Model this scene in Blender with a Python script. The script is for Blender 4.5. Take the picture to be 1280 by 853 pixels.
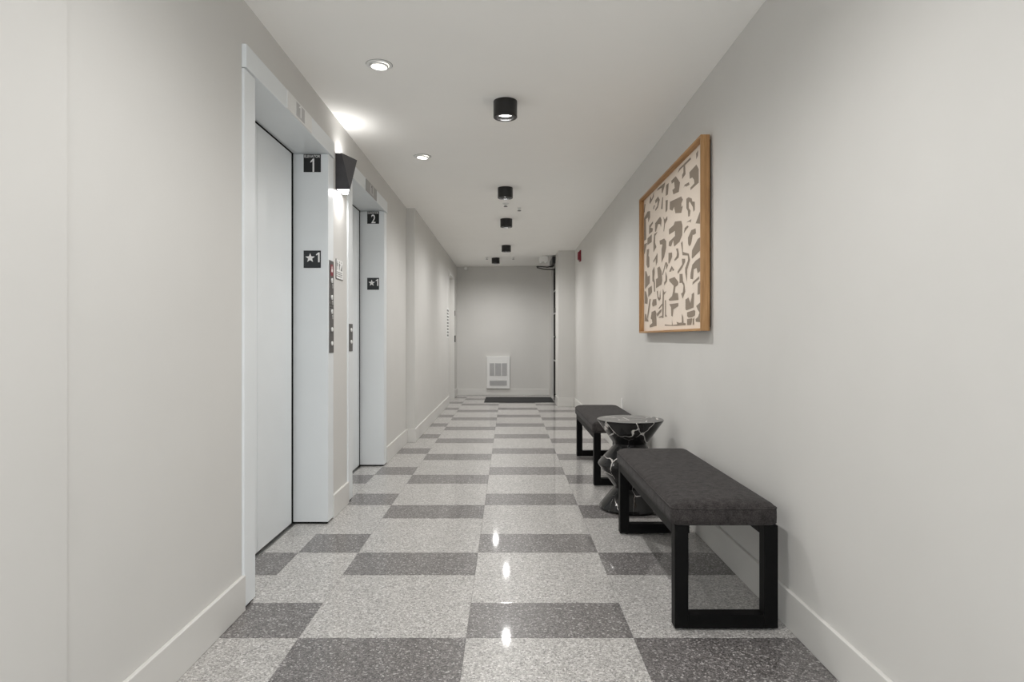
import bpy, bmesh, math, random
from mathutils import Vector, Matrix

for o in list(bpy.data.objects):
    bpy.data.objects.remove(o, do_unlink=True)
scene = bpy.context.scene
COL = scene.collection
PI = math.pi
random.seed(7)

# ------------------------------------------------------------------ camera
CAM_H = 1.091
cam_data = bpy.data.cameras.new('camera')
cam_data.sensor_fit = 'HORIZONTAL'
cam_data.sensor_width = 36.0
cam_data.lens = 36.0 * 789.5 / 1280.0
cam_data.shift_x = 5.0 / 1280.0
cam_data.shift_y = -3.5 / 1280.0
cam_data.clip_start = 0.05
cam = bpy.data.objects.new('camera', cam_data)
COL.objects.link(cam)
cam.location = (0, 0, CAM_H)
cam.rotation_euler = (PI / 2, 0, 0)
scene.camera = cam

# ------------------------------------------------------------------ world, lights, exposure
world = bpy.data.worlds.new('world')
scene.world = world
world.use_nodes = True
bg = world.node_tree.nodes['Background']
bg.inputs[0].default_value = (0.94, 0.97, 1.0, 1)
bg.inputs[1].default_value = 2.1            # even daylight that comes in at the open lobby end
scene.view_settings.view_transform = 'Standard'
scene.view_settings.look = 'None'
scene.view_settings.gamma = 1.0
scene.view_settings.use_curve_mapping = False
scene.view_settings.exposure = 0.14
scene.cycles.max_bounces = 24
scene.cycles.diffuse_bounces = 16
scene.cycles.glossy_bounces = 6
CYL_W, GIMBAL_W, SCONCE_UP_W, SCONCE_DOWN_W = 54.0, 8.0, 0.75, 1.2
LAMP_COL = (1.0, 0.985, 0.965)

# ------------------------------------------------------------------ materials
def lin(r, g, b):
    f = lambda c: (c / 255 / 12.92) if c / 255 <= 0.04045 else ((c / 255 + 0.055) / 1.055) ** 2.4
    return (f(r), f(g), f(b), 1)

def new_mat(name):
    m = bpy.data.materials.new(name)
    m.use_nodes = True
    nt = m.node_tree
    return m, nt, nt.nodes['Principled BSDF']

def N(nt, kind, **kw):
    n = nt.nodes.new(kind)
    for k, v in kw.items():
        setattr(n, k, v)
    return n

def position(nt, scale=(1, 1, 1)):
    g = N(nt, 'ShaderNodeTexCoord')
    mp = N(nt, 'ShaderNodeMapping')
    mp.inputs['Scale'].default_value = scale
    nt.links.new(g.outputs['Object'], mp.inputs['Vector'])
    return mp.outputs['Vector']

def ramp(nt, fac, stops):
    r = N(nt, 'ShaderNodeValToRGB')
    e = r.color_ramp.elements
    while len(e) < len(stops):
        e.new(0.5)
    for i, (p, c) in enumerate(stops):
        e[i].position = p
        e[i].color = c
    nt.links.new(fac, r.inputs[0])
    return r.outputs[0]

def bump(nt, b, height, strength, dist):
    bp = N(nt, 'ShaderNodeBump')
    bp.inputs['Strength'].default_value = strength
    bp.inputs['Distance'].default_value = dist
    nt.links.new(height, bp.inputs['Height'])
    nt.links.new(bp.outputs[0], b.inputs['Normal'])

def noise(nt, vec, scale, detail=2.0, rough=0.5):
    n = N(nt, 'ShaderNodeTexNoise')
    n.inputs['Scale'].default_value = scale
    n.inputs['Detail'].default_value = detail
    n.inputs['Roughness'].default_value = rough
    nt.links.new(vec, n.inputs['Vector'])
    return n

def plain(name, col, rough=0.5, metal=0.0, var=0.04, scale=30.0, bmp=0.0, spec=0.5, coat=0.0):
    """even coat of paint, metal or plastic with a slight procedural mottling"""
    m, nt, b = new_mat(name)
    v = position(nt)
    n = noise(nt, v, scale)
    lo = tuple(c * (1 - var) for c in col[:3]) + (1,)
    hi = tuple(min(1, c * (1 + var)) for c in col[:3]) + (1,)
    nt.links.new(ramp(nt, n.outputs['Fac'], [(0.3, lo), (0.7, hi)]), b.inputs['Base Color'])
    b.inputs['Roughness'].default_value = rough
    b.inputs['Metallic'].default_value = metal
    b.inputs['Specular IOR Level'].default_value = spec
    b.inputs['Coat Weight'].default_value = coat
    b.inputs['Coat Roughness'].default_value = 0.1
    if bmp:
        n2 = noise(nt, v, 420.0, 2.0)
        bump(nt, b, n2.outputs['Fac'], bmp, 0.0008)
    return m

def emit(name, col, strength):
    m, nt, b = new_mat(name)
    b.inputs['Base Color'].default_value = (0.8, 0.8, 0.8, 1)
    b.inputs['Emission Color'].default_value = col
    b.inputs['Emission Strength'].default_value = strength
    return m

def terrazzo(name, base, chips, tint):
    m, nt, b = new_mat(name)
    g = N(nt, 'ShaderNodeNewGeometry')
    v = g.outputs['Position']
    vo = N(nt, 'ShaderNodeTexVoronoi')
    vo.inputs['Scale'].default_value = 170.0
    nt.links.new(v, vo.inputs['Vector'])
    sep = N(nt, 'ShaderNodeSeparateColor')
    nt.links.new(vo.outputs['Color'], sep.inputs[0])
    vo2 = N(nt, 'ShaderNodeTexVoronoi')
    vo2.inputs['Scale'].default_value = 340.0
    nt.links.new(v, vo2.inputs['Vector'])
    sep2 = N(nt, 'ShaderNodeSeparateColor')
    nt.links.new(vo2.outputs['Color'], sep2.inputs[0])
    c1 = ramp(nt, sep.outputs[0], chips)
    c2 = ramp(nt, sep2.outputs[1], chips)
    mx = N(nt, 'ShaderNodeMix', data_type='RGBA')
    mx.inputs[0].default_value = 0.4
    nt.links.new(c1, mx.inputs[6]); nt.links.new(c2, mx.inputs[7])
    # faint cloudiness and a slight difference from tile to tile
    cl = noise(nt, v, 5.0, 3.0)
    oi = N(nt, 'ShaderNodeObjectInfo')
    ad = N(nt, 'ShaderNodeMath', operation='MULTIPLY_ADD')
    nt.links.new(oi.outputs['Random'], ad.inputs[0]); ad.inputs[1].default_value = 0.06; ad.inputs[2].default_value = 0.94
    cm = N(nt, 'ShaderNodeMapRange')
    nt.links.new(cl.outputs['Fac'], cm.inputs['Value'])
    cm.inputs['To Min'].default_value = 0.93; cm.inputs['To Max'].default_value = 1.05
    mu = N(nt, 'ShaderNodeMath', operation='MULTIPLY')
    nt.links.new(ad.outputs[0], mu.inputs[0]); nt.links.new(cm.outputs[0], mu.inputs[1])
    vs = N(nt, 'ShaderNodeVectorMath', operation='SCALE')
    nt.links.new(mx.outputs[2], vs.inputs[0]); nt.links.new(mu.outputs[0], vs.inputs['Scale'])
    nt.links.new(vs.outputs[0], b.inputs['Base Color'])
    b.inputs['Roughness'].default_value = 0.36
    b.inputs['Specular IOR Level'].default_value = 0.35
    b.inputs['Coat Weight'].default_value = 0.45
    b.inputs['Coat Roughness'].default_value = 0.05
    b.inputs['Coat IOR'].default_value = 1.5
    wv = noise(nt, v, 7.0, 2.0)
    bump(nt, b, wv.outputs['Fac'], 0.02, 0.01)
    return m

def wood(name):
    m, nt, b = new_mat(name)
    v = position(nt, (55, 55, 2.2))
    n = noise(nt, v, 1.0, 5.0, 0.65)
    v2 = position(nt, (160, 160, 7))
    n2 = noise(nt, v2, 1.0, 3.0, 0.6)
    mx = N(nt, 'ShaderNodeMix')
    mx.inputs[0].default_value = 0.4
    nt.links.new(n.outputs['Fac'], mx.inputs[2]); nt.links.new(n2.outputs['Fac'], mx.inputs[3])
    nt.links.new(ramp(nt, mx.outputs[0], [(0.3, lin(128, 92, 56)), (0.5, lin(176, 134, 88)), (0.72, lin(204, 164, 116))]), b.inputs['Base Color'])
    b.inputs['Roughness'].default_value = 0.5
    bump(nt, b, n2.outputs['Fac'], 0.15, 0.001)
    return m

def felt(name):
    m, nt, b = new_mat(name)
    v = position(nt)
    n = noise(nt, v, 38.0, 5.0, 0.7)
    n2 = noise(nt, v, 260.0, 2.0, 0.7)
    mx = N(nt, 'ShaderNodeMix')
    mx.inputs[0].default_value = 0.5
    nt.links.new(n.outputs['Fac'], mx.inputs[2]); nt.links.new(n2.outputs['Fac'], mx.inputs[3])
    nt.links.new(ramp(nt, mx.outputs[0], [(0.34, lin(24, 22, 22)), (0.66, lin(74, 70, 69))]), b.inputs['Base Color'])
    b.inputs['Roughness'].default_value = 0.95
    b.inputs['Specular IOR Level'].default_value = 0.15
    b.inputs['Sheen Weight'].default_value = 0.06
    bump(nt, b, mx.outputs[0], 0.6, 0.004)
    return m

def marble(name):
    m, nt, b = new_mat(name)
    v = position(nt)
    wn = noise(nt, v, 5.0, 4.0, 0.6)
    ms = N(nt, 'ShaderNodeVectorMath', operation='SCALE')
    nt.links.new(wn.outputs['Color'], ms.inputs[0]); ms.inputs['Scale'].default_value = 0.10
    ad = N(nt, 'ShaderNodeVectorMath', operation='ADD')
    nt.links.new(v, ad.inputs[0]); nt.links.new(ms.outputs[0], ad.inputs[1])
    mp = N(nt, 'ShaderNodeMapping')
    mp.inputs['Rotation'].default_value = (0.3, 0.5, 0.2)
    mp.inputs['Scale'].default_value = (1.25, 1.25, 0.50)
    nt.links.new(ad.outputs[0], mp.inputs['Vector'])
    vo = N(nt, 'ShaderNodeTexVoronoi', feature='DISTANCE_TO_EDGE')
    vo.inputs['Scale'].default_value = 6.0
    nt.links.new(mp.outputs[0], vo.inputs['Vector'])
    gate = noise(nt, v, 6.0, 2.0)
    sub = N(nt, 'ShaderNodeMapRange')
    nt.links.new(gate.outputs['Fac'], sub.inputs['Value'])
    sub.inputs['From Min'].default_value = 0.42; sub.inputs['From Max'].default_value = 0.66
    sub.inputs['To Min'].default_value = 0.0; sub.inputs['To Max'].default_value = 0.032
    lt = N(nt, 'ShaderNodeMath', operation='DIVIDE')
    nt.links.new(vo.outputs['Distance'], lt.inputs[0])
    ep = N(nt, 'ShaderNodeMath', operation='ADD'); nt.links.new(sub.outputs[0], ep.inputs[0]); ep.inputs[1].default_value = 0.001
    nt.links.new(ep.outputs[0], lt.inputs[1])
    cl = noise(nt, v, 9.0, 3.0)
    dark = ramp(nt, cl.outputs['Fac'], [(0.35, lin(8, 8, 9)), (0.75, lin(34, 33, 33))])
    vein = ramp(nt, lt.outputs[0], [(0.0, (1, 1, 1, 1)), (0.55, (0.55, 0.55, 0.55, 1)), (1.0, (0, 0, 0, 1))])
    mx = N(nt, 'ShaderNodeMix', data_type='RGBA')
    nt.links.new(vein, mx.inputs[0]); nt.links.new(dark, mx.inputs[6]); mx.inputs[7].default_value = lin(225, 221, 217)
    nt.links.new(mx.outputs[2], b.inputs['Base Color'])
    b.inputs['Roughness'].default_value = 0.10
    b.inputs['Specular IOR Level'].default_value = 0.42
    b.inputs['Coat Weight'].default_value = 0.0
    b.inputs['Coat Roughness'].default_value = 0.05
    return m

M = {}
M['wall'] = plain('wall_paint', (0.63, 0.621, 0.599, 1), 0.62, var=0.012, scale=3.0, bmp=0.12, spec=0.3)
M['ceiling'] = plain('ceiling_paint', (0.955, 0.947, 0.92, 1), 0.75, var=0.01, scale=3.0, bmp=0.08, spec=0.2)
M['trim'] = plain('trim_paint', (0.665, 0.656, 0.632, 1), 0.38, var=0.012, scale=5.0)
M['steel'] = plain('grey_blue_elevator_enamel', (0.76, 0.79, 0.805, 1), 0.34, var=0.015, scale=4.0, bmp=0.03)
M['void'] = plain('dark_void', (0.006, 0.006, 0.006, 1), 0.9)  # near-black colour that stands in for the darkness of gaps and hollows
M['grout'] = plain('grout', (0.22, 0.215, 0.21, 1), 0.8)
M['light_tile'] = terrazzo('light_terrazzo', None, [(0.0, lin(98, 96, 94)), (0.28, lin(156, 153, 150)), (0.55, lin(181, 178, 175)), (0.85, lin(206, 204, 201)), (1.0, lin(244, 242, 240))], None)
M['dark_tile'] = terrazzo('dark_terrazzo', None, [(0.0, lin(54, 52, 52)), (0.35, lin(94, 91, 90)), (0.7, lin(120, 116, 115)), (0.9, lin(150, 146, 145)), (1.0, lin(222, 219, 217))], None)
M['black_metal'] = plain('black_powder_coat', (0.0028, 0.0028, 0.0028, 1), 0.5, var=0.2, scale=80, bmp=0.05, spec=0.12)
M['satin_black'] = plain('satin_black_lamp', (0.010, 0.0098, 0.0095, 1), 0.32, var=0.1, scale=40)
M['sconce'] = plain('dark_grey_sconce_metal', (0.065, 0.063, 0.068, 1), 0.40, metal=0.3, var=0.08, scale=25)
M['chrome'] = plain('brushed_metal', (0.55, 0.55, 0.54, 1), 0.3, metal=1.0, var=0.05, scale=90)
M['dark_steel'] = plain('dark_steel_panel', (0.105, 0.10, 0.098, 1), 0.35, metal=0.6, var=0.08, scale=90)
M['white'] = plain('white_plastic', (0.78, 0.78, 0.765, 1), 0.4, var=0.01)
M['white_print'] = plain('white_print', (0.82, 0.82, 0.81, 1), 0.5, var=0.01)
M['black_print'] = plain('black_sign_plate', (0.0085, 0.009, 0.0095, 1), 0.4, var=0.05)
M['charcoal_print'] = plain('charcoal_sign_plate', (0.018, 0.022, 0.025, 1), 0.4, var=0.05)
M['grey_print'] = plain('grey_print', (0.16, 0.155, 0.15, 1), 0.6, var=0.02)
M['grille'] = plain('grey_grille', (0.52, 0.52, 0.52, 1), 0.5, var=0.03)
M['grey_plate'] = plain('grey_plate', (0.34, 0.335, 0.33, 1), 0.5, var=0.03)
M['light_grey'] = plain('light_grey_plate', (0.50, 0.495, 0.49, 1), 0.5, var=0.03)
M['red'] = plain('red_plastic', lin(122, 8, 34), 0.35, var=0.05)
M['red_lit'] = emit('red_indicator', (1.0, 0.05, 0.08, 1), 0.5)
M['mat'] = plain('black_rubber_mat', (0.022, 0.022, 0.023, 1), 0.85, var=0.4, scale=220, bmp=0.4)
M['canvas'] = plain('cream_paper', lin(226, 213, 199), 0.85, var=0.02, scale=120)
M['taupe'] = plain('taupe_print', lin(139, 126, 112), 0.85, var=0.07, scale=160)
M['wood'] = wood('oak')
M['felt'] = felt('charcoal_felt')
M['marble'] = marble('black_marble')
M['lens'] = emit('lit_lens', (1.0, 0.97, 0.92, 1), 4.0)
M['lens_soft'] = emit('lit_diffuser', (1.0, 0.98, 0.95, 1), 6.0)
M['dark_glass'] = plain('dark_glass', (0.003, 0.003, 0.003, 1), 0.6, spec=0.04)

# ------------------------------------------------------------------ geometry helpers
def bm_box(bm, x0, x1, y0, y1, z0, z1):
    vs = [bm.verts.new(p) for p in ((x0, y0, z0), (x1, y0, z0), (x1, y1, z0), (x0, y1, z0),
                                    (x0, y0, z1), (x1, y0, z1), (x1, y1, z1), (x0, y1, z1))]
    fs = []
    for f in ((3, 2, 1, 0), (4, 5, 6, 7), (0, 1, 5, 4), (1, 2, 6, 5), (2, 3, 7, 6), (3, 0, 4, 7)):
        fs.append(bm.faces.new([vs[i] for i in f]))
    return vs, fs

def bm_lathe(bm, prof, n=32, cap_start=True, cap_end=True, c=(0, 0)):
    rings = []
    for r, z in prof:
        rings.append([bm.verts.new((c[0] + r * math.cos(2 * PI * i / n), c[1] + r * math.sin(2 * PI * i / n), z)) for i in range(n)])
    for a, b in zip(rings, rings[1:]):
        for i in range(n):
            j = (i + 1) % n
            bm.faces.new((a[i], a[j], b[j], b[i]))
    if cap_start:
        bm.faces.new(list(reversed(rings[0])))
    if cap_end:
        bm.faces.new(rings[-1])

def bm_tube(bm, pts, r, n=8, closed=False):
    pts = [Vector(p) for p in pts]
    rings = []
    k = len(pts)
    for i, p in enumerate(pts):
        a = pts[(i - 1) % k] if (closed or i > 0) else p
        b = pts[(i + 1) % k] if (closed or i < k - 1) else p
        t = (b - a).normalized()
        up = Vector((0, 0, 1)) if abs(t.z) < 0.9 else Vector((0, 1, 0))
        s = t.cross(up).normalized()
        w = s.cross(t).normalized()
        rings.append([bm.verts.new(p + s * (r * math.cos(2 * PI * q / n)) + w * (r * math.sin(2 * PI * q / n))) for q in range(n)])
    m = k if closed else k - 1
    for i in range(m):
        A, B = rings[i], rings[(i + 1) % k]
        for q in range(n):
            bm.faces.new((A[q], A[(q + 1) % n], B[(q + 1) % n], B[q]))
    if not closed:
        bm.faces.new(list(reversed(rings[0]))); bm.faces.new(rings[-1])

def obj(name, bm, mat, parent=None, smooth=False, bevel=0.0, seg=2):
    bmesh.ops.recalc_face_normals(bm, faces=bm.faces[:])
    if bevel:
        bmesh.ops.bevel(bm, geom=bm.edges[:], offset=bevel, segments=seg, affect='EDGES', profile=0.5, clamp_overlap=True)
    me = bpy.data.meshes.new(name)
    bm.to_mesh(me)
    bm.free()
    me.materials.append(M[mat])
    if smooth:
        me.shade_smooth()
        me.set_sharp_from_angle(angle=math.radians(35))
    o = bpy.data.objects.new(name, me)
    COL.objects.link(o)
    if parent:
        o.parent = parent
    return o

def box(name, mat, parent, x0, x1, y0, y1, z0, z1, bevel=0.0, seg=2):
    bm = bmesh.new()
    bm_box(bm, x0, x1, y0, y1, z0, z1)
    return obj(name, bm, mat, parent, bevel=bevel, seg=seg)

def boxes(name, mat, parent, lst):
    bm = bmesh.new()
    for b in lst:
        bm_box(bm, *b)
    return obj(name, bm, mat, parent)

def empty(name, loc=(0, 0, 0), rz=0.0):
    o = bpy.data.objects.new(name, None)
    o.empty_display_size = 0.1
    COL.objects.link(o)
    o.location = loc
    o.rotation_euler = (0, 0, rz)
    return o

def tag(o, label, cat, group=None):
    o['label'] = label
    o['category'] = cat
    if group:
        o['group'] = group
    return o

def struct(o):
    o['kind'] = 'structure'
    return o

def copy_tree(o, parent=None):
    c = o.copy()
    COL.objects.link(c)
    c.parent = parent
    for ch in list(o.children):
        copy_tree(ch, c)
    return c

def light(name, kind, loc, watts, parent, rot=(0, 0, 0), size=0.06, spot=120, blend=0.6):
    d = bpy.data.lights.new(name, kind)
    d.energy = watts
    d.color = LAMP_COL
    if kind == 'AREA':
        d.shape = 'DISK'
        d.size = size
    else:
        d.shadow_soft_size = size
        if kind == 'SPOT':
            d.spot_size = math.radians(spot)
            d.spot_blend = blend
    o = bpy.data.objects.new(name, d)
    COL.objects.link(o)
    o.location = loc
    o.rotation_euler = rot
    o.parent = parent
    return o

FACE_CAM = (PI / 2, 0, 0)               # lettering read by someone looking along +Y
FACE_RIGHT = (PI / 2, 0, PI / 2)        # lettering on the left wall
def text(name, s, mat, parent, loc, rot, height, width=None, bold=0.0, extrude=0.0006, align='CENTER'):
    cu = bpy.data.curves.new(name, 'FONT')
    cu.body = s
    cu.align_x = align
    cu.extrude = extrude
    cu.offset = bold
    t = bpy.data.objects.new(name, cu)
    COL.objects.link(t)
    bpy.context.view_layer.update()
    me = bpy.data.meshes.new_from_object(t.evaluated_get(bpy.context.evaluated_depsgraph_get()))
    bpy.data.objects.remove(t, do_unlink=True)
    xs = [v.co.x for v in me.vertices]; ys = [v.co.y for v in me.vertices]
    sy = height / (max(ys) - min(ys))
    sx = sy if width is None else width / (max(xs) - min(xs))
    cx = (max(xs) + min(xs)) / 2; y0 = min(ys)
    for v in me.vertices:
        v.co = ((v.co.x - cx) * sx, (v.co.y - y0) * sy, v.co.z)
    me.materials.clear()
    me.materials.append(M[mat])
    o = bpy.data.objects.new(name, me)
    COL.objects.link(o)
    o.location = loc
    o.rotation_euler = rot
    o.parent = parent
    return o

# ------------------------------------------------------------------ the setting
XL, XR, XF = -1.066, 1.066, -0.98       # left wall, right wall, far left wall
YB, Y0 = 12.1, -1.2                     # back wall, open lobby end
def ceil_z(x):
    return 2.457 + (x + 1.066) / 2.132 * 0.033

bm = bmesh.new()
v, _ = bm_box(bm, -1.40, 1.40, Y0, 12.35, 2.45, 2.65)
for q in v:
    if q.co.z < 2.5:
        q.co.z = ceil_z(q.co.x)
struct(obj('ceiling', bm, 'ceiling'))

E1 = dict(y0=2.53, a=2.64, b=3.71, y1=3.82)
E2 = dict(y0=4.18, a=4.29, b=5.385, y1=5.495)
ZT = 2.52
struct(boxes('wall_left', 'wall', None, [
    (-1.40, -1.058, Y0, 1.516, 0, ZT),
    (-1.40, XL, 1.516, E1['y0'], 0, ZT), (-1.40, XL, E1['y1'], E2['y0'], 0, ZT), (-1.40, XL, E2['y1'], 6.63, 0, ZT),
    (-1.40, XL, E1['y0'], E1['y1'], 2.27, ZT), (-1.40, XL, E2['y0'], E2['y1'], 2.27, ZT),
    (-1.40, XF, 6.63, 10.45, 0, ZT), (-1.40, XF, 11.46, YB, 0, ZT), (-1.40, XF, 10.45, 11.46, 2.17, ZT)]))
struct(boxes('wall_right', 'wall', None, [
    (XR, 1.40, Y0, 10.05, 0, ZT), (0.802, 1.40, 10.05, 10.60, 0, ZT), (0.802, 1.40, 11.75, YB, 0, ZT),
    (0.802, 1.40, 10.60, 11.75, 2.37, ZT)]))
struct(boxes('wall_back', 'wall', None, [(-1.40, 1.40, YB, 12.35, 0, ZT)]))

def baseboard(name, lst):
    bm = bmesh.new()
    for b in lst:
        vs, fs = bm_box(bm, *b)
    o = obj(name, bm, 'trim', bevel=0.003, seg=2)
    return struct(o)
BH = 0.142
baseboard('baseboard_left', [(XL, -1.050, Y0, E1['y0'], 0, BH), (XL, -1.050, E1['y1'], E2['y0'], 0, BH),
                             (XL, -1.050, E2['y1'], 6.63, 0, BH), (XL, -0.966, 6.615, 6.63, 0, BH),
                             (XF, -0.966, 6.63, 10.40, 0, BH), (XF, -0.966, 11.52, YB, 0, BH)])
baseboard('baseboard_right', [(1.050, XR, Y0, 10.05, 0, BH), (0.790, 1.050, 10.035, 10.05, 0, BH),
                              (0.790, 0.802, 10.05, 10.55, 0, BH)])
baseboard('baseboard_back', [(XF, 0.79, YB - 0.014, YB, 0, 0.12)])

# floor: a mortar bed that carries every tile as a piece of its own
floor = struct(box('floor', 'grout', None, -1.40, 1.40, Y0, 12.35, -0.06, -0.0012))
T = 0.3048
ROW0 = 2.298
tile_mesh = {}
def tile(x0, x1, y0, y1, mat):
    g = 0.0006
    w, d = round(x1 - x0 - 2 * g, 4), round(y1 - y0 - 2 * g, 4)
    if w < 0.01 or d < 0.01:
        return
    key = (w, d, mat)
    if key not in tile_mesh:
        bm = bmesh.new()
        vs, fs = bm_box(bm, -w / 2, w / 2, -d / 2, d / 2, -0.008, 0)
        c = 0.0004
        top = [q for q in vs if q.co.z == 0]
        # a narrow arris round the top face
        up = [bm.verts.new((q.co.x - math.copysign(c, q.co.x), q.co.y - math.copysign(c, q.co.y), 0)) for q in top]
        for q in top:
            q.co.z = -c
        bm.faces.remove(fs[1])
        for i in range(4):
            j = (i + 1) % 4
            bm.faces.new((top[i], top[j], up[j], up[i]))
        bm.faces.new(up)
        bmesh.ops.recalc_face_normals(bm, faces=bm.faces[:])
        me = bpy.data.meshes.new('tile')
        bm.to_mesh(me); bm.free()
        me.materials.append(M[mat])
        tile_mesh[key] = me
    o = bpy.data.objects.new('tile', tile_mesh[key])
    COL.objects.link(o)
    o.location = ((x0 + x1) / 2, (y0 + y1) / 2, 0)
    o.parent = floor

def tile_column(x0, x1, off, ya, yb):
    """dark 12 in tile, then light 24 in tile, repeating along the corridor"""
    k = math.floor((ya - ROW0) / T) - 4
    while ROW0 + k * T < yb:
        if (k - off) % 3 == 0:
            spans = [(k, k + 1, 'dark_tile'), (k + 1, k + 3, 'light_tile')]
            for a, b, m in spans:
                p, q = max(ya, ROW0 + a * T), min(yb, ROW0 + b * T)
                if q - p > 0.02:
                    tile(x0, x1, p, q, m)
        k += 1
tile_column(-0.1524, 0.4572, 0, Y0, YB)
tile_column(-0.7620, -0.1524, -1, Y0, YB)
tile_column(0.4572, 1.0660, -1, Y0, YB)
tile_column(-1.0660, -0.7620, 0, Y0, YB)
for E in (E1, E2):
    tile_column(-1.246, -1.0660, -1, E['a'], E['b'])
tile_column(-1.08, -1.0660, -1, 10.45, 11.46)

# far left doorway
d1 = struct(empty('door_1', (-1.0, 10.955, 0)))
def wbox(name, mat, parent, x0, x1, y0, y1, z0, z1, bevel=0.0):
    """box given in world coordinates, parented to a thing that stands at parent.location"""
    l = parent.location
    if parent.parent:
        l = l + parent.parent.location
    return box(name, mat, parent, x0 - l.x, x1 - l.x, y0 - l.y, y1 - l.y, z0 - l.z, z1 - l.z, bevel)
wbox('frame', 'trim', d1, -1.12, -0.972, 10.40, 10.456, 0, 2.22)
wbox('frame', 'trim', d1, -1.12, -0.972, 11.454, 11.51, 0, 2.22)
wbox('frame', 'trim', d1, -1.12, -0.972, 10.456, 11.454, 2.164, 2.22)
wbox('door_leaf', 'trim', d1, -1.12, -1.080, 10.460, 11.450, 0.006, 2.160)
hp = wbox('strike_plate', 'black_metal', d1, -0.972, -0.955, 11.475, 11.505, 1.02, 1.14)
wbox('latch_plate', 'dark_steel', d1, -0.972, -0.960, 11.475, 11.505, 1.50, 1.59)

# exit door on the right beyond the return wall
d2 = struct(empty('door_2', (0.86, 11.175, 0)))
wbox('frame', 'trim', d2, 0.797, 0.90, 10.555, 10.606, 0, 2.41)
wbox('frame', 'trim', d2, 0.797, 0.90, 11.744, 11.795, 0, 2.41)
wbox('frame', 'trim', d2, 0.797, 0.90, 10.606, 11.744, 2.364, 2.41)
leaf = wbox('door_leaf', 'black_metal', d2, 0.848, 0.895, 10.610, 11.740, 0.008, 2.360)
for za, zb in ((0.08, 0.675), (0.70, 1.107), (1.132, 1.525), (1.55, 1.93), (1.955, 2.29)):
    l = d2.location
    o = box('pane', 'dark_glass', leaf, 0.843 - l.x, 0.848 - l.x, 10.70 - l.y, 11.65 - l.y, za, zb)
for z in (0.687, 1.119, 1.537, 1.942):
    o = box('glazing_bar', 'chrome', leaf, 0.838 - d2.location.x, 0.848 - d2.location.x, 10.66 - d2.location.y, 11.69 - d2.location.y, z - 0.011, z + 0.011)
op = wbox('operator_box', 'satin_black', d2, 0.745, 0.797, 10.60, 11.30, 2.352, 2.462, 0.004)
bm = bmesh.new()
l = d2.location
bm_tube(bm, [(0.79 - l.x, 10.9 - l.y, 2.352), (0.79 - l.x, 10.9 - l.y, 2.34), (0.68 - l.x, 10.88 - l.y, 2.315), (0.50 - l.x, 10.86 - l.y, 2.325), (0.49 - l.x, 10.86 - l.y, 2.315)], 0.010)
obj('operator_arm', bm, 'satin_black', d2, smooth=True)
bm = bmesh.new()
bm_tube(bm, [(0.50 - l.x, 10.86 - l.y, 2.305), (0.62 - l.x, 10.98 - l.y, 2.292), (0.79 - l.x, 11.15 - l.y, 2.305), (0.85 - l.x, 11.2 - l.y, 2.315)], 0.010)
obj('operator_arm', bm, 'dark_steel', d2, smooth=True)
wbox('reader', 'dark_steel', d2, 0.786, 0.797, 10.556, 10.598, 1.52, 1.60)
wbox('push_plate', 'black_metal', d2, 0.780, 0.797, 10.556, 10.598, 1.09, 1.13)
wbox('door_stop', 'black_metal', d2, 0.772, 0.797, 10.556, 10.598, 0.13, 0.16)

# ------------------------------------------------------------------ elevators
def digit_one(name, mat, parent, loc, rot, h, w):
    """narrow sans-serif figure one: stem and flag, no foot"""
    bm = bmesh.new()
    pts = [(0.5 * w, 0), (0.5 * w, h), (0.14 * w, h), (-0.5 * w, 0.80 * h), (-0.5 * w, 0.69 * h), (0.06 * w, 0.80 * h), (0.06 * w, 0)]
    lo = [bm.verts.new((x, y, 0)) for x, y in pts]; hi = [bm.verts.new((x, y, 0.0006)) for x, y in pts]
    bm.faces.new(lo); bm.faces.new(hi)
    for i in range(len(pts)):
        j = (i + 1) % len(pts)
        bm.faces.new((lo[i], lo[j], hi[j], hi[i]))
    o = obj(name, bm, mat, parent)
    o.location = loc; o.rotation_euler = rot
    return o

def star(name, mat, parent, loc, rot, R):
    bm = bmesh.new()
    pts = [(math.sin(PI * i / 5) * (R if i % 2 == 0 else R * 0.42), math.cos(PI * i / 5) * (R if i % 2 == 0 else R * 0.42)) for i in range(10)]
    lo = [bm.verts.new((x, y, 0)) for x, y in pts]; hi = [bm.verts.new((x, y, 0.0006)) for x, y in pts]
    bm.faces.new(lo); bm.faces.new(hi)
    for i in range(10):
        bm.faces.new((lo[i], lo[(i + 1) % 10], hi[(i + 1) % 10], hi[i]))
    o = obj(name, bm, mat, parent)
    o.location = loc; o.rotation_euler = rot
    return o

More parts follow.
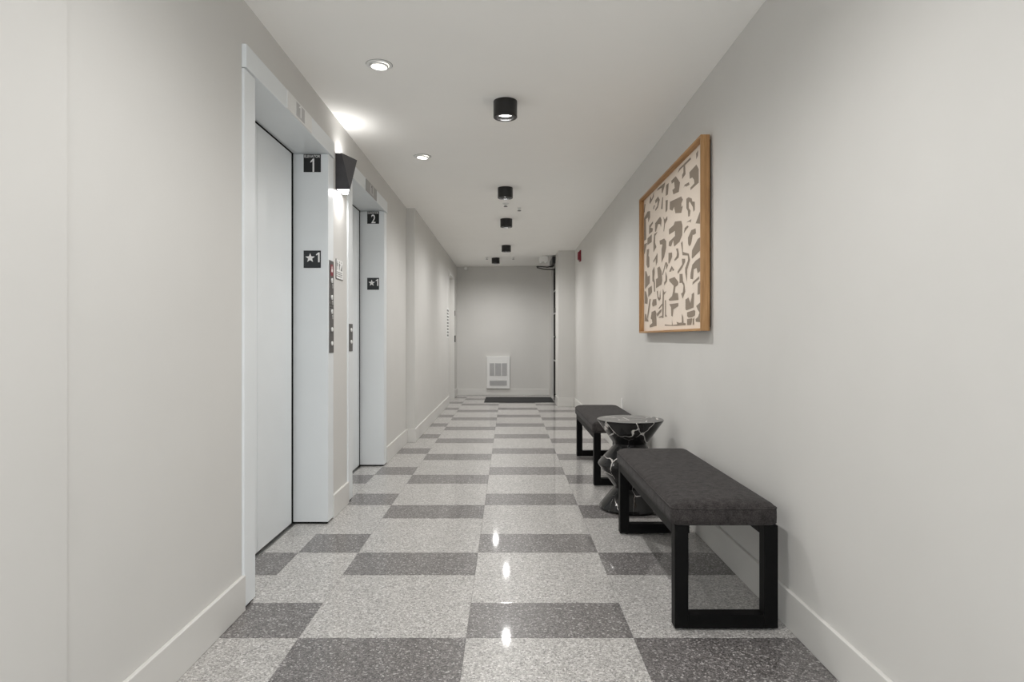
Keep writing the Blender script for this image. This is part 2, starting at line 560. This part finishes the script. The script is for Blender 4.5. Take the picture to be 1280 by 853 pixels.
ZH = 2.175
def elevator(E, number, label):
    yc = (E['a'] + E['b']) / 2
    t = tag(empty('elevator_entrance', (-1.16, yc, 0)), label, 'elevator', 'elevator entrances on the left wall')
    t_l = t.location
    wbox('jamb', 'steel', t, -1.262, -1.056, E['y0'], E['a'], 0.011, ZH, 0.0015)
    wbox('jamb', 'steel', t, -1.262, -1.056, E['b'], E['y1'], 0.011, ZH, 0.0015)
    wbox('head', 'steel', t, -1.262, -1.048, E['y0'], E['y1'], ZH + 0.003, 2.272, 0.0015)
    wbox('jamb_gap_shade', 'void', t, -1.285, -1.064, E['y0'] + 0.01, E['a'] - 0.006, 0.0, 0.011)  # black slab, the shade of the gap under the jamb put in as colour
    wbox('jamb_gap_shade', 'void', t, -1.285, -1.064, E['b'] + 0.006, E['y1'] - 0.01, 0.0, 0.011)
    wbox('door_panel', 'steel', t, -1.288, -1.260, E['a'] + 0.010, yc - 0.0015, 0.014, ZH - 0.008, 0.001)
    wbox('door_panel', 'steel', t, -1.288, -1.260, yc + 0.0015, E['b'] - 0.034, 0.014, ZH - 0.008, 0.001)
    wbox('shaft_dark_fill', 'void', t, -1.39, -1.291, E['y0'], E['y1'], 0.0, 2.268)  # black filler boxes paint the darkness of the shaft behind the door gaps
    wbox('shaft_dark_fill', 'void', t, -1.2905, -1.2635, E['y0'], E['a'] - 0.001, 0.0, ZH)
    wbox('shaft_dark_fill', 'void', t, -1.2905, -1.2635, E['b'] + 0.001, E['y1'], 0.0, ZH)
    wbox('shaft_dark_fill', 'void', t, -1.2905, -1.2635, E['y0'], E['y1'], ZH + 0.004, 2.268)
    wbox('sill', 'chrome', t, -1.289, -1.247, E['a'], E['b'], -0.001, 0.002)
    # plates on the far jamb, facing the lobby
    X, Y = -1.1495, E['b']
    hw = 0.0505
    s = wbox('floor_sign', 'black_print', t, X - hw, X + hw, Y - 0.002, Y, ZH - 0.108, ZH - 0.003)
    lx, ly = X - t_l.x, Y - 0.0021 - t_l.y
    text('lettering', 'ELEVATOR', 'white_print', s, (lx, ly, ZH - 0.0235), FACE_CAM, 0.016, 0.092, 0.01)
    if number == '1':
        digit_one('lettering', 'white_print', s, (lx + 0.001, ly, ZH - 0.107), FACE_CAM, 0.078, 0.022)
    else:
        text('lettering', number, 'white_print', s, (lx + 0.002, ly, ZH - 0.104), FACE_CAM, 0.075, 0.036, 0.012)
    s = wbox('floor_sign', 'charcoal_print', t, X - hw, X + hw, Y - 0.002, Y, 1.504, 1.606)
    star('star', 'white_print', s, (lx - 0.012, ly, 1.562), FACE_CAM, 0.029)
    digit_one('lettering', 'white_print', s, (lx + 0.033, ly, 1.537), FACE_CAM, 0.058, 0.021)
    # floor indicator on the head
    p = wbox('floor_indicator', 'white' if number == '1' else 'grey_plate', t, -1.048, -1.043, yc - 0.185, yc + 0.185, ZH + 0.006, 2.268, 0.001)
    wbox_l = Vector((-1.043 - t_l.x, 0, 0))
    d = box('display', 'light_grey' if number == '1' else 'light_grey', p, wbox_l.x, wbox_l.x + 0.0015, -0.062, 0.062, ZH + 0.016, 2.258)
    digit_one('lettering', 'white_print' if number == '1' else 'black_print', p, (wbox_l.x + 0.0016, -0.008, ZH + 0.024), FACE_RIGHT, 0.058, 0.034)
    return t

el1 = elevator(E1, '1', 'pale grey elevator entrance nearest the viewer, with the ELEVATOR 1 sign')
el2 = elevator(E2, '2', 'pale grey elevator entrance with the ELEVATOR 2 sign, beyond the dark wall sconce')

def call_panel(t, y, z0, z1, items, w):
    l = t.location
    x = -1.056
    p = wbox('call_panel', 'dark_steel', t, x, x + 0.004, y - w / 2, y + w / 2, z0, z1, 0.001)
    for kind, z in items:
        xs = x + 0.004 - l.x
        if kind == 'button':
            bm = bmesh.new(); bm_lathe(bm, [(0.013, 0), (0.013, 0.005), (0.010, 0.007)], 20)
            o = obj('button', bm, 'white', p, smooth=True); o.location = (xs, y - l.y, z); o.rotation_euler = (0, PI / 2, 0)
        elif kind == 'fire':
            box('fire_symbol', 'red', p, xs, xs + 0.001, y - l.y - 0.028, y - l.y + 0.028, z - 0.042, z + 0.026)
            bm = bmesh.new()
            pts = [(0, 0.020), (0.009, 0.008), (0.006, 0.003), (0.014, -0.005), (0.009, -0.020), (-0.009, -0.020), (-0.014, -0.006), (-0.006, -0.002), (-0.008, 0.008)]
            bm.faces.new([bm.verts.new((xs + 0.0015, y - l.y + a, z + b)) for a, b in pts])
            obj('flame', bm, 'white_print', p)
        elif kind == 'key':
            bm = bmesh.new(); bm_lathe(bm, [(0.014, 0), (0.014, 0.005), (0.011, 0.006)], 20)
            o = obj('key_switch', bm, 'white', p, smooth=True); o.location = (xs, y - l.y, z); o.rotation_euler = (0, PI / 2, 0)
            box('key_slot', 'void', p, xs + 0.006, xs + 0.0066, y - l.y - 0.002, y - l.y + 0.002, z - 0.008, z + 0.008)
            digit_one('lettering', 'white_print', p, (xs + 0.0003, y - l.y + 0.016, z - 0.045), FACE_RIGHT, 0.026, 0.012)
        elif kind == 'line':
            box('seam', 'void', p, xs, xs + 0.0004, y - l.y - w / 2 + 0.003, y - l.y + w / 2 - 0.003, z - 0.0015, z + 0.0015)
    return p
call_panel(el1, 3.771, 1.004, 1.553, [('fire', 1.505), ('key', 1.435), ('key', 1.335), ('line', 1.290), ('line', 1.272), ('key', 1.250), ('button', 1.143), ('button', 1.060)], 0.088)
call_panel(el2, 4.236, 1.004, 1.187, [('button', 1.146), ('button', 1.066)], 0.088)

# ------------------------------------------------------------------ wall sconce between the elevators
sc = tag(empty('wall_sconce', (XL, 3.98, 2.123)), 'dark grey faceted wall sconce shining up and down between the two elevators', 'wall light')
bm = bmesh.new()
def P(x, y, z):
    return bm.verts.new((x - XL, y - 3.98, z - 2.123))
ya, yb, zb, zt = 3.90, 4.06, 2.011, 2.236
B, Ct, Dt = P(-1.027, ya, zt), P(-0.970, yb, zt), P(XL + 0.002, yb, zt)
At = P(XL + 0.002, ya, zt)
b, c, d, a = P(-0.975, ya, zb), P(-1.025, yb, zb), P(XL + 0.002, yb, zb), P(XL + 0.002, ya, zb)
for f in ((At, B, b, a), (B, Ct, b), (Ct, c, b), (Ct, Dt, d, c), (Dt, At, a, d)):
    bm.faces.new(f)
bmesh.ops.recalc_face_normals(bm, faces=bm.faces[:])
bmesh.ops.solidify(bm, geom=bm.faces[:], thickness=0.003)
obj('shade', bm, 'sconce', sc)
box('lamp_plate', 'white', sc, 0.004, 0.032, -0.06, 0.06, -0.02, 0.02)
box('upper_diffuser', 'lens_soft', sc, 0.006, 0.030, -0.055, 0.055, 0.021, 0.026)
bm = bmesh.new()
lo = [(0.004, -0.077), (0.086, -0.077), (0.037, 0.077), (0.004, 0.077)]
va = [bm.verts.new((x, y, -0.109)) for x, y in lo]; vb = [bm.verts.new((x, y, -0.104)) for x, y in lo]
bm.faces.new(va); bm.faces.new(vb)
for q in range(4):
    bm.faces.new((va[q], va[(q + 1) % 4], vb[(q + 1) % 4], vb[q]))
obj('lower_diffuser', bm, 'lens_soft', sc)
light('up_light', 'AREA', (0.036, 0, 0.085), SCONCE_UP_W, sc, (PI, math.radians(-10), 0), 0.06)
light('down_light', 'AREA', (0.040, -0.01, -0.114), SCONCE_DOWN_W, sc, (0, 0, 0), 0.06)

# notice on the wall between the elevators
nt_ = tag(empty('fire_notice', (XL, 3.985, 1.52)), 'small white notice with pictograms on the wall strip under the dark sconce', 'sign')
box('plate', 'white_print', nt_, 0, 0.003, -0.078, 0.078, -0.055, 0.062)
bm = bmesh.new()
for q in ((-0.080, 0.080, -0.060, -0.055), (-0.080, -0.075, -0.060, 0.064)):
    bm_box(bm, 0, 0.0045, q[0], q[1], q[2], q[3])
obj('edge', bm, 'grey_print', nt_)
def figure(y, k):
    bm = bmesh.new()
    def poly(p):
        bm.faces.new([bm.verts.new((0.0034, y + u, w)) for u, w in p])
    poly([(math.cos(i * PI / 5) * 0.006, 0.050 + math.sin(i * PI / 5) * 0.006) for i in range(10)])
    if k == 0:
        poly([(-0.012, 0.042), (0.012, 0.042), (0.009, 0.020), (0.004, 0.020), (0.004, -0.002), (-0.004, -0.002), (-0.004, 0.020), (-0.009, 0.020)])
    elif k == 1:
        poly([(-0.004, 0.044), (0.012, 0.036), (0.016, 0.026), (0.006, 0.028), (0.004, 0.014), (0.014, 0.0), (0.006, -0.002), (-0.004, 0.012), (-0.014, 0.002), (-0.010, 0.018), (-0.012, 0.034)])
    else:
        poly([(-0.016, -0.002), (-0.016, 0.008), (-0.008, 0.008), (-0.008, 0.018), (0.0, 0.018), (0.0, 0.028), (0.008, 0.028), (0.008, 0.038), (0.016, 0.038), (0.016, -0.002)])
    obj('pictogram', bm, 'grey_print', nt_)
for i, y in enumerate((-0.048, 0.0, 0.046)):
    figure(y, i)
bm = bmesh.new()
rr = random.Random(3)
for row, z in enumerate((-0.016, -0.028, -0.040)):
    y = -0.062
    while y < 0.060:
        w = rr.uniform(0.008, 0.022)
        bm_box(bm, 0.003, 0.0034, y, min(y + w, 0.064), z - 0.003, z + 0.003)
        y += w + 0.005
obj('lettering', bm, 'grey_print', nt_)

# notice board by the far left doorway
nb = tag(empty('wall_notice', (XF, 10.22, 1.34)), 'tall grey lettered notice plate on the far left wall beside the doorway', 'sign')
box('plate', 'white_print', nb, 0, 0.006, -0.15, 0.15, -0.24, 0.24)
bm = bmesh.new()
for i in range(9):
    z = 0.20 - i * 0.05
    y = -0.13
    while y < 0.125:
        w = rr.uniform(0.02, 0.06)
        bm_box(bm, 0.006, 0.0068, y, min(y + w, 0.13), z - 0.018, z + 0.012)
        y += w + 0.012
obj('lettering', bm, 'grey_print', nb)

# ------------------------------------------------------------------ ceiling lights
def make_cylinder():
    t = empty('cylinder_ceiling_light')
    bm = bmesh.new()
    r, h = 0.0695, 0.095
    bm_lathe(bm, [(r, 0), (r, -h + 0.003), (r - 0.003, -h), (0.050, -h), (0.048, -h + 0.02), (0.047, -h + 0.022)], 40, True, False)
    obj('housing', bm, 'satin_black', t, smooth=True)
    bm = bmesh.new()
    bm_lathe(bm, [(0.047, -h + 0.021), (0.03, -h + 0.0195), (0.001, -h + 0.019)], 32, False, True)
    obj('lens', bm, 'lens', t, smooth=True)
    light('lamp', 'SPOT', (0, 0, -h - 0.004), CYL_W, t, (0, 0, 0), 0.032, 176, 1.0)
    return t
cyl_labels = ['large black cylinder ceiling light nearest the viewer', 'black cylinder ceiling light second along the corridor ceiling',
              'black cylinder ceiling light just beyond the ceiling sprinkler disc', 'small black cylinder ceiling light, last in the straight row',
              'farthest black cylinder ceiling light, set left of the row near the back wall', 'added black cylinder ceiling light above the viewer, unseen, lighting the near floor and walls',
              'added black cylinder ceiling light behind the viewer, unseen, lighting the near floor and walls']
cyl0 = make_cylinder()
for i, (x, y) in enumerate(((-0.016, 3.686), (-0.025, 5.806), (-0.020, 7.325), (-0.026, 9.41), (-0.212, 10.86), (-0.016, 1.60), (-0.016, -0.50))):  # last two are unseen lamps, added to light the near floor and walls
    o = cyl0 if i == 0 else copy_tree(cyl0)
    o.location = (x, y, ceil_z(x) - 0.0005)
    tag(o, cyl_labels[i], 'ceiling light', 'black cylinder lights along the ceiling')
    if i == 4:                      # the fixture by the exit burns a little brighter
        for ch in o.children:
            if ch.type == 'LIGHT':
                ch.data = ch.data.copy()
                ch.data.energy = CYL_W * 1.3

def make_gimbal():
    t = empty('recessed_downlight')
    bm = bmesh.new()
    bm_lathe(bm, [(0.064, 0.0), (0.064, -0.003), (0.060, -0.005), (0.050, -0.005), (0.046, -0.002)], 40, False, False)
    obj('trim_ring', bm, 'white', t, smooth=True)
    bm = bmesh.new()
    bm_lathe(bm, [(0.0665, 0.0), (0.0665, -0.0008), (0.0642, -0.0008), (0.0642, 0.0)], 40, False, False)
    obj('gap_shade_ring', bm, 'grey_print', t)  # dark ring on the ceiling, painting the shaded gap round the trim
    bm = bmesh.new()
    bm_lathe(bm, [(0.046, -0.002), (0.044, -0.010), (0.038, -0.012), (0.037, -0.006)], 36, False, False)
    g = obj('gimbal', bm, 'white', t, smooth=True)
    g.rotation_euler = (0.03, 0.06, 0)
    bm = bmesh.new()
    bm_lathe(bm, [(0.0385, -0.0125), (0.02, -0.0150), (0.001, -0.0155)], 32, False, True)
    k = obj('lens', bm, 'lens', g, smooth=True)
    light('lamp', 'SPOT', (0, 0, -0.020), GIMBAL_W, t, (0, math.radians(-12), 0), 0.03, 120, 0.7)
    return t
g0 = make_gimbal()
g1 = copy_tree(g0)
for o, y, s in ((g0, 3.168, 'white recessed ceiling spotlight over the nearer elevator'), (g1, 4.763, 'white recessed ceiling spotlight over the farther elevator')):
    o.location = (-0.646, y, ceil_z(-0.646) - 0.0002)
    tag(o, s, 'ceiling light', 'recessed spotlights over the elevators')

def sprinkler(x, y, label, r=0.035):
    t = tag(empty('sprinkler', (x, y, ceil_z(x))), label, 'sprinkler', 'ceiling sprinklers')
    bm = bmesh.new(); bm_lathe(bm, [(r, 0), (r, -0.004), (r * 0.8, -0.010), (0.012, -0.012), (0.012, -0.03)], 28)
    obj('escutcheon', bm, 'white', t, smooth=True)
    bm = bmesh.new(); bm_lathe(bm, [(0.020, -0.031), (0.020, -0.034)], 16)
    obj('deflector', bm, 'dark_steel', t)
sprinkler(-0.025, 6.47, 'white ceiling sprinkler with a dark deflector between the second and third cylinder lights', 0.034)
sprinkler(-0.36, 10.75, 'small ceiling sprinkler left of the farthest cylinder light', 0.03)
sprinkler(0.09, 10.80, 'small ceiling sprinkler right of the farthest cylinder light', 0.02)
sprinkler(0.12, 6.70, 'tiny ceiling sprinkler right of the cylinder light row', 0.02)

# ------------------------------------------------------------------ small things at the far end
cm = tag(empty('security_camera', (-0.80, 11.98, ceil_z(-0.8))), 'small white security camera in the top left corner of the back wall', 'camera')
box('bracket', 'white', cm, -0.02, 0.02, -0.02, 0.02, -0.03, -0.001, 0.002)
bm = bmesh.new(); bm_lathe(bm, [(0.038, -0.03), (0.038, -0.045), (0.028, -0.068), (0.010, -0.080)], 20)
obj('dome', bm, 'white', cm, smooth=True)

ex = tag(empty('emergency_light', (0.60, 10.7, ceil_z(0.6))), 'white emergency light box on the ceiling beside the door operator', 'light')
box('housing', 'white', ex, -0.075, 0.075, -0.06, 0.06, -0.10, -0.001, 0.006)
for sx in (-0.04, 0.04):
    bm = bmesh.new(); bm_lathe(bm, [(0.022, -0.10), (0.026, -0.118), (0.020, -0.122)], 20, c=(sx, 0))
    obj('lamp_head', bm, 'white', ex, smooth=True)

fa = tag(empty('fire_alarm', (XR, 9.25, 2.295)), 'dark red fire alarm strobe high on the right wall', 'alarm')
box('back_box', 'red', fa, -0.022, 0, -0.055, 0.055, -0.080, 0.080, 0.004)
bm = bmesh.new()
v, _ = bm_box(bm, -0.046, -0.022, -0.045, 0.045, -0.066, 0.066)
for q in v:
    if q.co.x < -0.04:
        q.co.y *= 0.8; q.co.z *= 0.75
obj('strobe', bm, 'red', fa)

ht = tag(empty('wall_heater', (-0.186, YB, 0.13)), 'white fan heater with two grilles low on the back wall', 'heater')
box('housing', 'white', ht, -0.222, 0.222, -0.055, 0, 0, 0.612, 0.004)
def grille(x0, x1, z0, z1, n):
    bm = bmesh.new(); bm_box(bm, x0, x1, -0.0565, -0.055, z0, z1)
    g = obj('grille', bm, 'grille', ht)
    for i in range(n):
        z = z0 + (i + 0.5) * (z1 - z0) / n
        box('louvre', 'grille', g, x0 + 0.004, x1 - 0.004, -0.064, -0.0565, z - 0.006, z + 0.003)
    return g
g = grille(-0.165, 0.165, 0.245, 0.485, 9)
for x in (-0.068, 0.062):
    box('mullion', 'white', g, x - 0.007, x + 0.007, -0.066, -0.0564, 0.240, 0.490)
grille(-0.165, 0.165, 0.055, 0.155, 4)

mt = tag(empty('door_mat', (0.20, 11.17, 0)), 'black ribbed entrance mat on the floor before the back wall', 'mat')
box('rubber_border', 'mat', mt, -0.607, 0.590, -0.47, 0.47, 0.0005, 0.007, 0.002)
box('carpet', 'mat', mt, -0.58, 0.565, -0.445, 0.445, 0.007, 0.010, 0.001)

ol = tag(empty('wall_outlet', (XR, 5.885, 0.475)), 'small white outlet plate on the right wall above the far bench', 'outlet')
box('plate', 'white', ol, -0.006, 0, -0.036, 0.036, -0.058, 0.058, 0.002)
for z in (-0.022, 0.022):
    box('socket', 'white', ol, -0.008, -0.006, -0.016, 0.016, z - 0.014, z + 0.014, 0.001)

# ------------------------------------------------------------------ framed picture
# outlines of the printed shapes in millimetres from the lower near corner of the print
ART = [[198,985,159,992,163,963,194,951],
[581,975,543,993,303,994,295,980,415,979,406,924,478,913,478,938,451,946,451,981,515,981],
[328,914,190,922,149,885,149,811,303,806,307,821,230,827,238,850,270,870,320,875],
[451,851,424,867,337,860,323,842,389,847,424,859],
[732,966,620,967,524,904,553,854,680,868,701,900,646,900,660,943,715,943],
[1120,992,1083,1001,883,995,906,970,956,940,980,945,980,982],
[872,901,861,970,795,968,813,898],
[1353,959,1317,998,1276,967,1210,1004,1210,971,1330,945],
[1171,936,1083,946,1034,912,1083,870,1158,859,1171,873,1108,884,1091,918,1158,912],
[1236,887,1210,908,1171,903,1210,884],
[999,841,963,914,940,908,956,832],
[877,799,872,871,817,864,828,801,857,790],
[763,839,496,814,460,786,496,771,493,750,460,751,496,715,630,739,660,785,701,769,770,791],
[389,775,345,775,279,753,270,735,222,722,222,677,246,670,257,699,320,746,337,740,337,710,303,689,320,661,351,664,357,698,389,721],
[206,599,121,652,114,580],
[389,637,287,638,303,619,320,630],
[442,582,424,611,363,615,340,604,397,594],
[785,666,670,673,640,689,496,667,472,637,478,578,534,546,660,536,680,579,732,547,795,559,785,584,640,599,640,631,785,631],
[933,777,895,750,828,759,828,737,890,718,913,674,929,677,913,728],
[1171,775,1022,794,980,763,999,717,1022,742,1083,753,1146,711,1176,716],
[1358,790,1236,802,1236,787,1317,770,1236,750,1249,731,1364,729],
[1531,879,1414,907,1330,893,1330,847,1386,820,1400,860,1472,861,1458,706,1531,705],
[1516,986,1487,976,1516,921,1537,925],
[1414,706,1276,714,1276,659,1420,656],
[1197,704,1096,702,1171,685,1171,637,1133,602,1223,576,1223,645],
[354,543,287,575,206,571,198,542,238,541,262,545,283,508,303,492,334,491,351,508],
[1531,679,1429,676,1502,610,1531,601],
[504,534,468,541,461,475,338,449,312,408,371,358,378,290,412,347,412,374,351,413,358,440,468,456,482,496],
[1039,631,911,626,859,601,859,557,911,504,983,473,983,566,956,593,1029,604],
[799,515,709,505,709,478,774,444,799,447],
[615,516,570,512,548,473,555,454,646,443,654,454,600,468,592,491],
[482,437,412,428,412,412,468,384,570,355,577,370,475,404],
[782,392,717,422,654,388,693,386,706,402,733,386],
[280,417,273,459,168,505,121,509,109,439,267,411],
[305,317,299,335,267,376,205,391,109,400,109,326,168,318,186,349,242,348,254,293,305,300],
[267,263,261,277,139,299,139,284],
[1225,516,1096,555,1105,492,1144,471,1154,521,1214,501],
[1450,514,1438,626,1361,622,1383,574,1351,556,1351,488,1405,484],
[1495,335,1495,469,1450,465,1405,421,1340,424,1340,366],
[1105,451,1039,455,983,415,965,351,983,326,1144,312,1144,377,1086,380],
[1255,449,1194,470,1184,427,1204,392,1174,352,1174,291,1204,293,1214,360,1255,373],
[965,391,876,464,842,460,808,435,859,411,867,450,947,385],
[876,404,833,365,833,335,911,313,911,333,876,343],
[782,343,646,344,562,306,570,289,630,280,646,244,570,237,555,195,774,202,791,212,709,228,685,255,669,291,774,329],
[533,351,468,345,461,301,426,282,412,235,468,196,497,229,461,235,447,273,482,293,533,296],
[405,188,345,196,305,161,280,195,280,210,236,218,242,167,242,134,392,124,405,134],
[371,112,229,119,211,111,217,89,267,80,345,80,371,89],
[371,72,267,74,286,37,371,37],
[261,68,229,76,236,38,261,35],
[774,181,562,176,562,158,677,143,693,98,725,103,733,158],
[893,52,709,44,709,82,693,44,585,46,600,62,540,55,482,55,482,106,454,90,447,52,399,49,399,38,600,38,893,44],
[1235,239,1135,237,1125,195,1245,188,1266,208],
[1340,57,1255,70,1266,94,1308,105,1276,151,1164,158,1135,141,1135,113,1125,48,1340,40],
[965,98,947,296,911,267,850,271,920,250,929,97],
[1125,131,1039,150,974,161,992,139,1105,112],
[1077,166,965,196,965,182,1039,164],
[1067,102,1039,110,965,114,965,101],
[1507,226,1507,321,1461,312,1405,254,1416,216],
[1507,91,1495,145,1461,144,1438,114,1383,92,1383,83],
[1427,118,1383,194,1340,250,1308,248,1361,159,1405,103],
[1394,332,1276,341,1266,293,1383,267],
[1115,289,1086,291,1077,252,1039,236,1020,289,1005,229,1057,219,1096,240],
[192,139,121,155,109,106,109,49,199,52,205,67,156,79,133,100,168,120],
[162,260,109,276,109,202,168,199],
[885,213,862,212,867,121,833,103,885,104]]
AY0, AY1, AZ0, AZ1, AX = 3.30, 4.855, 1.13, 2.157, 1.007
pc = tag(empty('framed_picture', (XR, AY0, AZ0)), 'oak-framed abstract print of taupe cut-out shapes on cream, on the right wall', 'picture')
W, H, DP = AY1 - AY0, AZ1 - AZ0, 0.048
fr = 0.013
x0 = AX - XR
def rail(l, vertical, loc):
    bm = bmesh.new()
    bm_box(bm, 0, DP, 0, fr, 0, l)
    o = obj('frame_rail', bm, 'wood', pc, smooth=True, bevel=0.0012)
    o.location = loc
    if not vertical:
        o.rotation_euler = (-PI / 2, 0, 0)      # length along +Y
    return o
rail(H, True, (x0, 0, 0)); rail(H, True, (x0, W - fr, 0))
rail(W - 2 * fr, False, (x0, fr, fr)); rail(W - 2 * fr, False, (x0, fr, H))
box('backing_board', 'black_metal', pc, x0 + DP - 0.006, -0.002, 0.02, W - 0.02, 0.02, H - 0.02)
box('paper', 'canvas', pc, 1.042 - XR, 1.044 - XR, fr, W - fr, fr, H - fr)
def ear_clip(p):
    """triangles of a simple outline"""
    area = sum(p[i][0] * p[(i + 1) % len(p)][1] - p[(i + 1) % len(p)][0] * p[i][1] for i in range(len(p)))
    idx = list(range(len(p))) if area > 0 else list(reversed(range(len(p))))
    cr = lambda a, b, c: (b[0] - a[0]) * (c[1] - a[1]) - (b[1] - a[1]) * (c[0] - a[0])
    out = []
    while len(idx) > 3:
        best = None
        for k in range(len(idx)):
            a, b, c = idx[k - 1], idx[k], idx[(k + 1) % len(idx)]
            if cr(p[a], p[b], p[c]) <= 1e-9:
                continue
            if any(cr(p[a], p[b], p[q]) > 0 and cr(p[b], p[c], p[q]) > 0 and cr(p[c], p[a], p[q]) > 0 for q in idx if q not in (a, b, c)):
                continue
            best = k
            break
        if best is None:
            idx.pop(0)
            continue
        out.append((idx[best - 1], idx[best], idx[(best + 1) % len(idx)]))
        idx.pop(best)
    if len(idx) == 3:
        out.append(tuple(idx))
    return out
bm = bmesh.new()
for i, L in enumerate(ART):
    pts = list(zip(L[0::2], L[1::2]))
    pts = [(min(max(a / 1000, fr + 0.004), W - fr - 0.004), min(max(c / 1000, fr + 0.004), H - fr - 0.004)) for a, c in pts]
    vs = [bm.verts.new((1.0416 - XR - i * 0.00002, a, c)) for a, c in pts]
    for tri in ear_clip(pts):
        bm.faces.new([vs[q] for q in tri])
sh = obj('printed_shapes', bm, 'taupe', pc)

# ------------------------------------------------------------------ benches
BW, BL = 0.385, 1.20
def rounded_rect(x0, x1, y0, y1, r, n=6):
    pts = []
    for cx, cy, a0 in ((x1 - r, y1 - r, 0), (x0 + r, y1 - r, PI / 2), (x0 + r, y0 + r, PI), (x1 - r, y0 + r, 1.5 * PI)):
        for i in range(n + 1):
            a = a0 + i * PI / 2 / n
            pts.append((cx + r * math.cos(a), cy + r * math.sin(a)))
    return pts

def make_bench():
    t = empty('upholstered_bench')
    tb = 0.051
    zr = 0.392
    for y in (0.0, BL - tb):
        for x in (0.0, BW - tb):
            box('leg', 'black_metal', t, x, x + tb, y, y + tb, 0.008, zr, 0.002)
        box('foot_bar', 'black_metal', t, tb, BW - tb, y, y + tb, 0.008, 0.008 + tb, 0.002)
        for x in (0.025, BW - 0.025):
            bm = bmesh.new(); bm_lathe(bm, [(0.011, 0.0), (0.011, 0.008)], 14, c=(x, y + tb / 2))
            obj('glide', bm, 'chrome', t)
    for x in (0.0, BW - tb):
        box('side_rail', 'black_metal', t, x, x + tb, tb, BL - tb, zr - 0.042, zr, 0.002)
    # cushion: stacked rounded outlines, domed at the top
    bm = bmesh.new()
    cx0, cx1, cy0, cy1 = -0.012, BW + 0.002, -0.006, BL + 0.006
    z0 = zr + 0.001
    lay = [(0.006, 0.0), (0.0, 0.006), (-0.001, 0.030), (0.0, 0.058), (0.004, 0.066), (0.013, 0.075), (0.030, 0.082), (0.060, 0.087), (0.105, 0.0895), (0.150, 0.0905)]
    rings = []
    for ins, dz in lay:
        r = max(0.030 - ins * 0.3, 0.012)
        rings.append([bm.verts.new((x, y, z0 + dz)) for x, y in rounded_rect(cx0 + ins, cx1 - ins, cy0 + ins, cy1 - ins, r)])
    n = len(rings[0])
    for A, B in zip(rings, rings[1:]):
        for i in range(n):
            bm.faces.new((A[i], A[(i + 1) % n], B[(i + 1) % n], B[i]))
    bm.faces.new(list(reversed(rings[0]))); bm.faces.new(rings[-1])
    cu = obj('cushion', bm, 'felt', t)
    cu.data.shade_smooth()
    bm = bmesh.new()
    bm_tube(bm, [(x, y, z0 + 0.0615) for x, y in rounded_rect(cx0 + 0.0005, cx1 - 0.0005, cy0 + 0.0005, cy1 - 0.0005, 0.030)], 0.0026, 8, True)
    p = obj('piping', bm, 'felt', cu); p.data.shade_smooth()
    return t
b1 = make_bench()
b1.location = (0.622, 2.354, 0)
tag(b1, 'charcoal upholstered bench with black metal legs, nearest the viewer', 'bench', 'benches along the right wall')
b2 = copy_tree(b1)
b2.location = (0.632, 4.640, 0)
tag(b2, 'charcoal upholstered bench with black metal legs behind the marble side table', 'bench', 'benches along the right wall')

# ------------------------------------------------------------------ marble side table
st = tag(empty('marble_side_table', (0.785, 4.06, 0)), 'black white-veined marble side table of stacked hourglass cones between the benches', 'side table')
bm = bmesh.new()
prof = [(0.186, 0.0), (0.196, 0.006), (0.198, 0.014), (0.188, 0.030), (0.165, 0.058), (0.135, 0.094), (0.108, 0.124), (0.100, 0.136), (0.107, 0.148),
        (0.200, 0.276), (0.2045, 0.285), (0.2045, 0.292), (0.200, 0.300), (0.112, 0.396), (0.103, 0.408), (0.104, 0.418)]
bm_lathe(bm, prof, 64, True, False)
pb = obj('pedestal', bm, 'marble', st, smooth=True)
bm = bmesh.new()
bm_lathe(bm, [(0.104, 0.418), (0.112, 0.426), (0.2085, 0.562), (0.2105, 0.566), (0.2105, 0.570), (0.2085, 0.572)], 64, False, True)
tp = obj('table_top', bm, 'marble', st, smooth=True)
